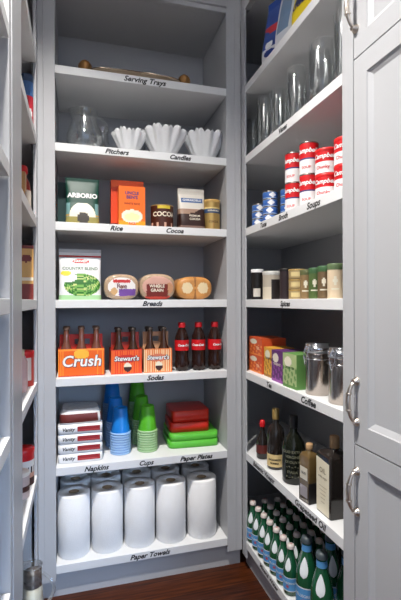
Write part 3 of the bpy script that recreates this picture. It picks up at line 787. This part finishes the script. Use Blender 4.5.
for j, t_ in enumerate(('OLIO EXTRA', 'VERGINE', 'DI OLIVA', '~ * ~ * ~', 'ITALIA', '* ~ * ~ *')): k.text(t_, .013, ET, cyl(.0423, .118-j*.018), 0, .0002)
k.build('engraving', r)
def square_bottle(loc, w, d, h, G, label, rz, parts):
    root = thing('square_bottle', label, 'bottle', loc, rz)
    m = MB(); m.loft([(0, w/2-.002, d/2-.002, .12), (.003, w/2, d/2, .12), (h*.86, w/2, d/2, .12), (h*.93, w/2-.006, d/2-.006, .3), (h*.95, .011, .011, .9), (h, .010, .010, 1)], G, 48); m.build('body', root)
    for nm, fn in parts: k = MB(); fn(k); k.build(nm, root)
    return root
def sq_lab(k): k.box(-.019, .019, -.0232, -.0225, .075, .115, pm(200, 195, 180)); k.text('OLIO', .010, BLACK, flat(0, -.0240, .096), 0, .0002)
def sq_low(k): k.box(-.019, .019, -.0236, -.0228, .018, .055, pm(150, 145, 150))
square_bottle((.812, -.528, Z[5]), .052, .045, .172, mat('amber_glass', (.11, .07, .025), .06, coat=.5), 'square amber bottle with a cork stopper and small labels', RZ+.12,
    [('label', sq_lab), ('label', sq_low), ('dark_sleeve', lambda k: k.box(-.0264, .0264, -.0222, .0232, .001, .068, pm(30, 26, 26))),
     ('stopper', lambda k: k.lathe([(.011, .170), (.012, .172), (.012, .186), (.010, .190), (.001, .190)], CORK, 24))])
def tb_lab(k):
    k.poly([(-.037, -.0412, .004), (.032, -.0412, .004), (.034, -.0412, .165), (-.037, -.0412, .172)], pm(222, 214, 190))
    k.lathe([(.001, .0)], pm(222, 214, 190), 3) if False else None
    k.text('OIL', .022, pm(120, 105, 80), flat(-.002, -.0418, .135), 0, .0003); k.text('extra virgin', .010, pm(120, 105, 80), flat(-.002, -.0418, .115), .2, .0001)
    for j in range(5): k.box(-.022+.003*j, .020-.003*j, -.0417, -.0413, .085-j*.012, .0865-j*.012, pm(160, 145, 115))
root = thing('boxy_bottle', 'tall black rectangular bottle with a cream label and cork cap', 'bottle', (.845, -.622, Z[5]), RZ)
m = MB(); m.loft([(0, .0395, .040, .10), (.003, .041, .041, .10), (.178, .041, .041, .10), (.190, .036, .036, .2), (.196, .014, .014, .9), (.208, .013, .013, 1)], BLACKG, 48); m.build('body', root)
k = MB(); tb_lab(k); k.build('label', root)
k = MB(); k.lathe([(.0145, .204), (.0150, .207), (.0150, .236), (.0135, .240), (.001, .240)], CORK, 28); k.build('cork_cap', root)

# --- water bottles
GG = mat('green_bottle_glass', (.010, .085, .035), .06, var=.1, coat=.6); LBLUE = pm(85, 150, 205); LW = pm(222, 228, 232); CAPG = pm(120, 130, 125)
def water(loc, h, r, label, rz, nm, grp, neckband=False, capc=None):
    root = thing(nm, label, 'bottle', loc, rz, grp)
    pr = [(r*.86, 0), (r, .006), (r, h*.46), (r*.94, h*.55), (r*.70, h*.68), (r*.46, h*.80), (r*.40, h*.90), (r*.42, h*.94), (r*.40, h*.95)]
    m = MB(); m.lathe(pr, GG, 32); m.build('glass_body', root)
    m = MB(); m.lathe([(r*1.012, h*.10), (r*1.012, h*.38)], LBLUE, 40, caps=False)
    m.lathe([(r*1.018, h*.365), (r*1.018, h*.38)], LW, 40, caps=False); m.lathe([(r*1.018, h*.10), (r*1.018, h*.115)], LW, 40, caps=False)
    m.text('S.PELLEGRINO', r*.34, LW, cyl(r*1.015, h*.27), 0, .0002); m.text('*', r*1.0, pm(200, 60, 60), cyl(r*1.015, h*.17), 0, .0003)
    m.build('label', root)
    # teardrop shoulder label following the taper of the neck
    def rad(z):
        for (r0, z0), (r1, z1) in zip(pr[:-1], pr[1:]):
            if z0 <= z <= z1 and z1 > z0: return r0+(r1-r0)*(z-z0)/(z1-z0)
        return r*.4
    m = MB(); za, zb = h*.50, h*.76; rings = []
    for j in range(13):
        t = j/12; z = za+(zb-za)*t; wd = .46*r*math.sin(PI*min(1, (t**.75)))**.7*(1-.35*t)+1e-4; q = rad(z)+.0008
        rings.append([(q*math.cos(-PI/2+wd*s/q/4), q*math.sin(-PI/2+wd*s/q/4), z) for s in range(-4, 5)])
    m.grid(rings, LW, closed_u=False); m.build('teardrop_label', root)
    if neckband:
        m = MB(); m.lathe([(r*.475, h*.82), (r*.455, h*.88)], LBLUE, 32, caps=False); m.lathe([(r*.455, h*.88), (r*.47, h*.905)], LBLUE, 32, caps=False); m.build('neck_band', root)
    m = MB(); m.lathe([(r*.50, h*.925), (r*.49, h*.965), (r*.42, h), (.001, h+.0005)], capc or CAPG, 24, lobes=12, amp=.04)
    if not neckband: m.text('*', r*.6, pm(190, 50, 50), lambda u, v: (u, v, h+.0012))
    m.build('cap', root)
    return root
first = None
rows = ('front', 'second', 'third', 'fourth', 'fifth')
for j in range(5):
    for i in range(7):
        x = .813+j*.0585; y = -.050-i*.0575+(.004 if j % 2 else 0)
        lb = 'small green water bottle in the %s row, %s from the corner' % (rows[j], ORD[i])
        if not first: first = water((x, y, Z[6]), .172, .0272, lb, -.9, 'water_bottle', 'small green water bottles', capc=pm(205, 195, 190))
        else: dup(first, (x, y, Z[6]), -.95+.3*random.random(), lb)
w0 = water((.822, -.492, Z[6]), .25, .0365, 'large green water bottle in front, corner-side one of the large pair', -.85, 'large_water_bottle', 'large green water bottles', True, pm(70, 80, 85))
dup(w0, (.822, -.585, Z[6]), -.70, 'large green water bottle in front, nearest the viewer')
dup(w0, (.905, -.600, Z[6]), -.2, 'large green water bottle behind the nearest one, beside the stile')
dup(w0, (.905, -.505, Z[6]), -.3, 'large green water bottle in the second row behind the front pair')

# ================================================================== LEFT UNIT CONTENTS (narrow bay)
def spray(loc, label):
    return can('spray_can', loc, .022, .185, pm(195, 45, 60), lambda x, v, f: pm(70, 110, 165) if v > .72 else (WHITE if ell(x, v, 0, .35, .013, .10) else None), label, 'can', (), .45, lid=pm(60, 80, 110), lidh=.026, group='red and blue spray cans')
spray((-.100, -.075, Z[1]), 'red and blue spray can closer to the viewer in the left bay')
spray((-.104, .105, Z[1]), 'red and blue spray can farther into the left corner')
m = MB(); m.tube([(0, 0, 0)]+[(.0+.02*math.sin(PI*t/12), -.06*math.cos(PI*t/12), .20+.055*math.sin(PI*t/12)) for t in range(13)]+[(0, .06, .0)], .002, STEEL, 8)
m.tube([(0, -.06, .2), (0, -.06, .001)], .002, STEEL, 8); m.tube([(0, -.06, .002), (0, .06, .002)], .002, STEEL, 8)
tag(m.build('wire_handle', None, (-.15, -.10, Z[1])), 'thin wire carrying handle behind the spray cans', 'wire rack')
bottle('sauce_bottle', (-.112, -.115, Z[2]), [(.024, 0), (.028, .005), (.029, .08), (.024, .115), (.013, .135), (.012, .15)], pm(150, 40, 30), 'sauce bottle with a red cap in the left bay', 'bottle',
       [('cap', [(.016, .146), (.0185, .152), (.0175, .170), (.013, .176), (.001, .177)], RED, ()), ('label', [(.0293, .03), (.0293, .085)], pm(225, 215, 200), ())], .3)
carton('cracker_box', (-.118, -.190, Z[2]), .04, .05, .13, pm(190, 140, 85), lambda u, v, f: pm(120, 70, 40) if .3 < v < .5 else None, 'small tan cracker box in front of the sauce bottle', 'box', (), PI/2)
TB1 = pm(215, 165, 95)
carton('snack_box', (-.106, -.120, Z[3]), .060, .045, .195, TB1, lambda u, v, f: pm(120, 40, 30) if v > .93 or v < .28 or ell(u, v, .1, .76, .3, .07) else (pm(240, 225, 200) if .36 < v < .42 else None), 'tall tan and brown snack box in the left bay', 'box', (), .12)
carton('snack_box', (-.108, .060, Z[3]), .055, .045, .105, pm(190, 95, 50), lambda u, v, f: TB1 if math.sin(u*20)*math.sin(v*25) > .2 else None, 'short rust-coloured patterned box behind the tall snack box', 'box', (), .12)
can('sauce_jar', (-.112, -.105, Z[4]), .036, .105, pm(225, 215, 205), lambda x, v, f: pm(185, 60, 50) if x > .02 or v < .18 else None, 'white-labelled jar with a red lid, on the left bay soda level', 'jar', (), .35, lid=RED, lidh=.022)
bottle('shaker_bottle', (-.112, -.215, Z[4]), [(.024, 0), (.026, .004), (.026, .1), (.018, .12), (.014, .125)], pm(200, 165, 160), 'pale pink bottle standing in front of the white-labelled jar', 'bottle', [('cap', [(.016, .122), (.016, .142), (.001, .143)], pm(200, 185, 160), ())])
can('salsa_jar', (-.112, -.115, Z[5]), .037, .112, pm(200, 150, 130), lambda x, v, f: pm(60, 30, 28) if v < .25 else (RED if v > .78 else (pm(30, 28, 30) if .42 < v < .62 and int((x+1)*160) % 2 else (pm(225, 220, 215) if v > .4 else None))), 'jar with a red lid above the napkin level in the left bay', 'jar', (), .35, lid=pm(205, 25, 30), lidh=.018)
can('salsa_jar', (-.112, -.225, Z[5]), .032, .075, pm(190, 170, 165), lambda x, v, f: pm(70, 35, 30) if .3 < v < .55 else None, 'short pale jar in front of the red-lidded jar, left bay', 'jar', (), .35, lid=pm(225, 215, 205), lidh=.010)
pitcher((-.062, -.315, Z[6]-.004), .205, .030, .034, .030, 'clear glass pitcher at the lower left corner beside the stile', -.35)
lp = bpy.data.objects['glass_pitcher.002']
m = MB(); m.lathe([(.024, .003), (.0275, .008), (.0312, .06), (.0305, .11), (.029, .140), (.001, .141)], pm(235, 228, 205), 32); m.build('cream_contents', lp)
m = MB(); m.lathe([(.0288, .142), (.0280, .165), (.0270, .185), (.001, .19)], mat('dark_contents', (.10, .09, .085), .3, var=.8, scale=90, bump=1), 32); m.build('dark_contents', lp)

# ------------------------------------------------------------------ camera
CAM = Vector((.0766, -1.7905, 1.184)); yaw = .2801; roll = -.0029
cam = bpy.data.cameras.new('camera'); co = bpy.data.objects.new('camera', cam); C.objects.link(co); S.camera = co
Fv = Vector((math.sin(yaw), math.cos(yaw), 0)); Rv = Vector((math.cos(yaw), -math.sin(yaw), 0)); Uv = Vector((0, 0, 1))
R2 = Rv*math.cos(roll)+Uv*math.sin(roll); U2 = -Rv*math.sin(roll)+Uv*math.cos(roll)
M = Matrix((R2, U2, -Fv)).transposed().to_4x4(); M.translation = CAM; co.matrix_world = M
cam.sensor_fit = 'VERTICAL'; cam.sensor_height = 36; cam.lens = 429.5/600*36; cam.shift_y = 1/600; cam.clip_start = .02

# ------------------------------------------------------------------ lights
def lamp(kind, name, loc, energy, col, **k):
    l = bpy.data.lights.new(name, kind); l.energy = energy; l.color = col
    for a, v in k.items(): setattr(l, a, v)
    o = bpy.data.objects.new(name, l); C.objects.link(o); o.location = loc
    return o
lamp('SPOT', 'downlight_bulb', (.0, -.92, CEIL-.012), 285, (1, .95, .89), spot_size=2.12, spot_blend=1.0, shadow_soft_size=.035)
lamp('SPOT', 'added_front_fill_spot', (.45, -2.3, CEIL-.012), 42, (1, .96, .90), spot_size=2.75, spot_blend=.8, shadow_soft_size=.05)  # unseen spot added as frontal fill for the shelf edges
downlight(.45, -2.3, 'added white round downlight trim near the pantry entrance')  # unseen fixture added to go with the front fill spot
cool_lamp = lamp('AREA', 'added_low_daylight', (1.30, -3.6, 1.35), 3.0, (.42, .64, 1.0), shape='RECTANGLE', size=.9, size_y=.9, spread=.60)  # added cool area light, spread narrowed to tint only the lower shelves
cool_lamp.rotation_euler = (Vector((-.02, 0, .12))-cool_lamp.location).to_track_quat('-Z', 'Y').to_euler()
w = bpy.data.worlds.new('world'); S.world = w; w.use_nodes = True
nt = w.node_tree; bg = nt.nodes['Background']
tc = nt.nodes.new('ShaderNodeTexCoord'); sp = nt.nodes.new('ShaderNodeSeparateXYZ'); nt.links.new(tc.outputs['Generated'], sp.inputs[0])
mr = nt.nodes.new('ShaderNodeMapRange'); mr.inputs['From Min'].default_value = -1; nt.links.new(sp.outputs['Z'], mr.inputs['Value'])
cr = nt.nodes.new('ShaderNodeValToRGB'); nt.links.new(mr.outputs[0], cr.inputs[0])
cr.color_ramp.elements[0].position = .40; cr.color_ramp.elements[0].color = (.10, .10, .11, 1)      # dim floor of the kitchen beyond
cr.color_ramp.elements[1].position = .50; cr.color_ramp.elements[1].color = (.62, .78, 1.12, 1)     # daylight through its windows
e = cr.color_ramp.elements.new(.68); e.color = (.60, .64, .72, 1)
nt.links.new(cr.outputs[0], bg.inputs[0]); bg.inputs[1].default_value = 1.35
S.view_settings.view_transform = 'Standard'; S.view_settings.look = 'None'; S.view_settings.gamma = 1; S.view_settings.use_curve_mapping = False
S.view_settings.exposure = 0.1
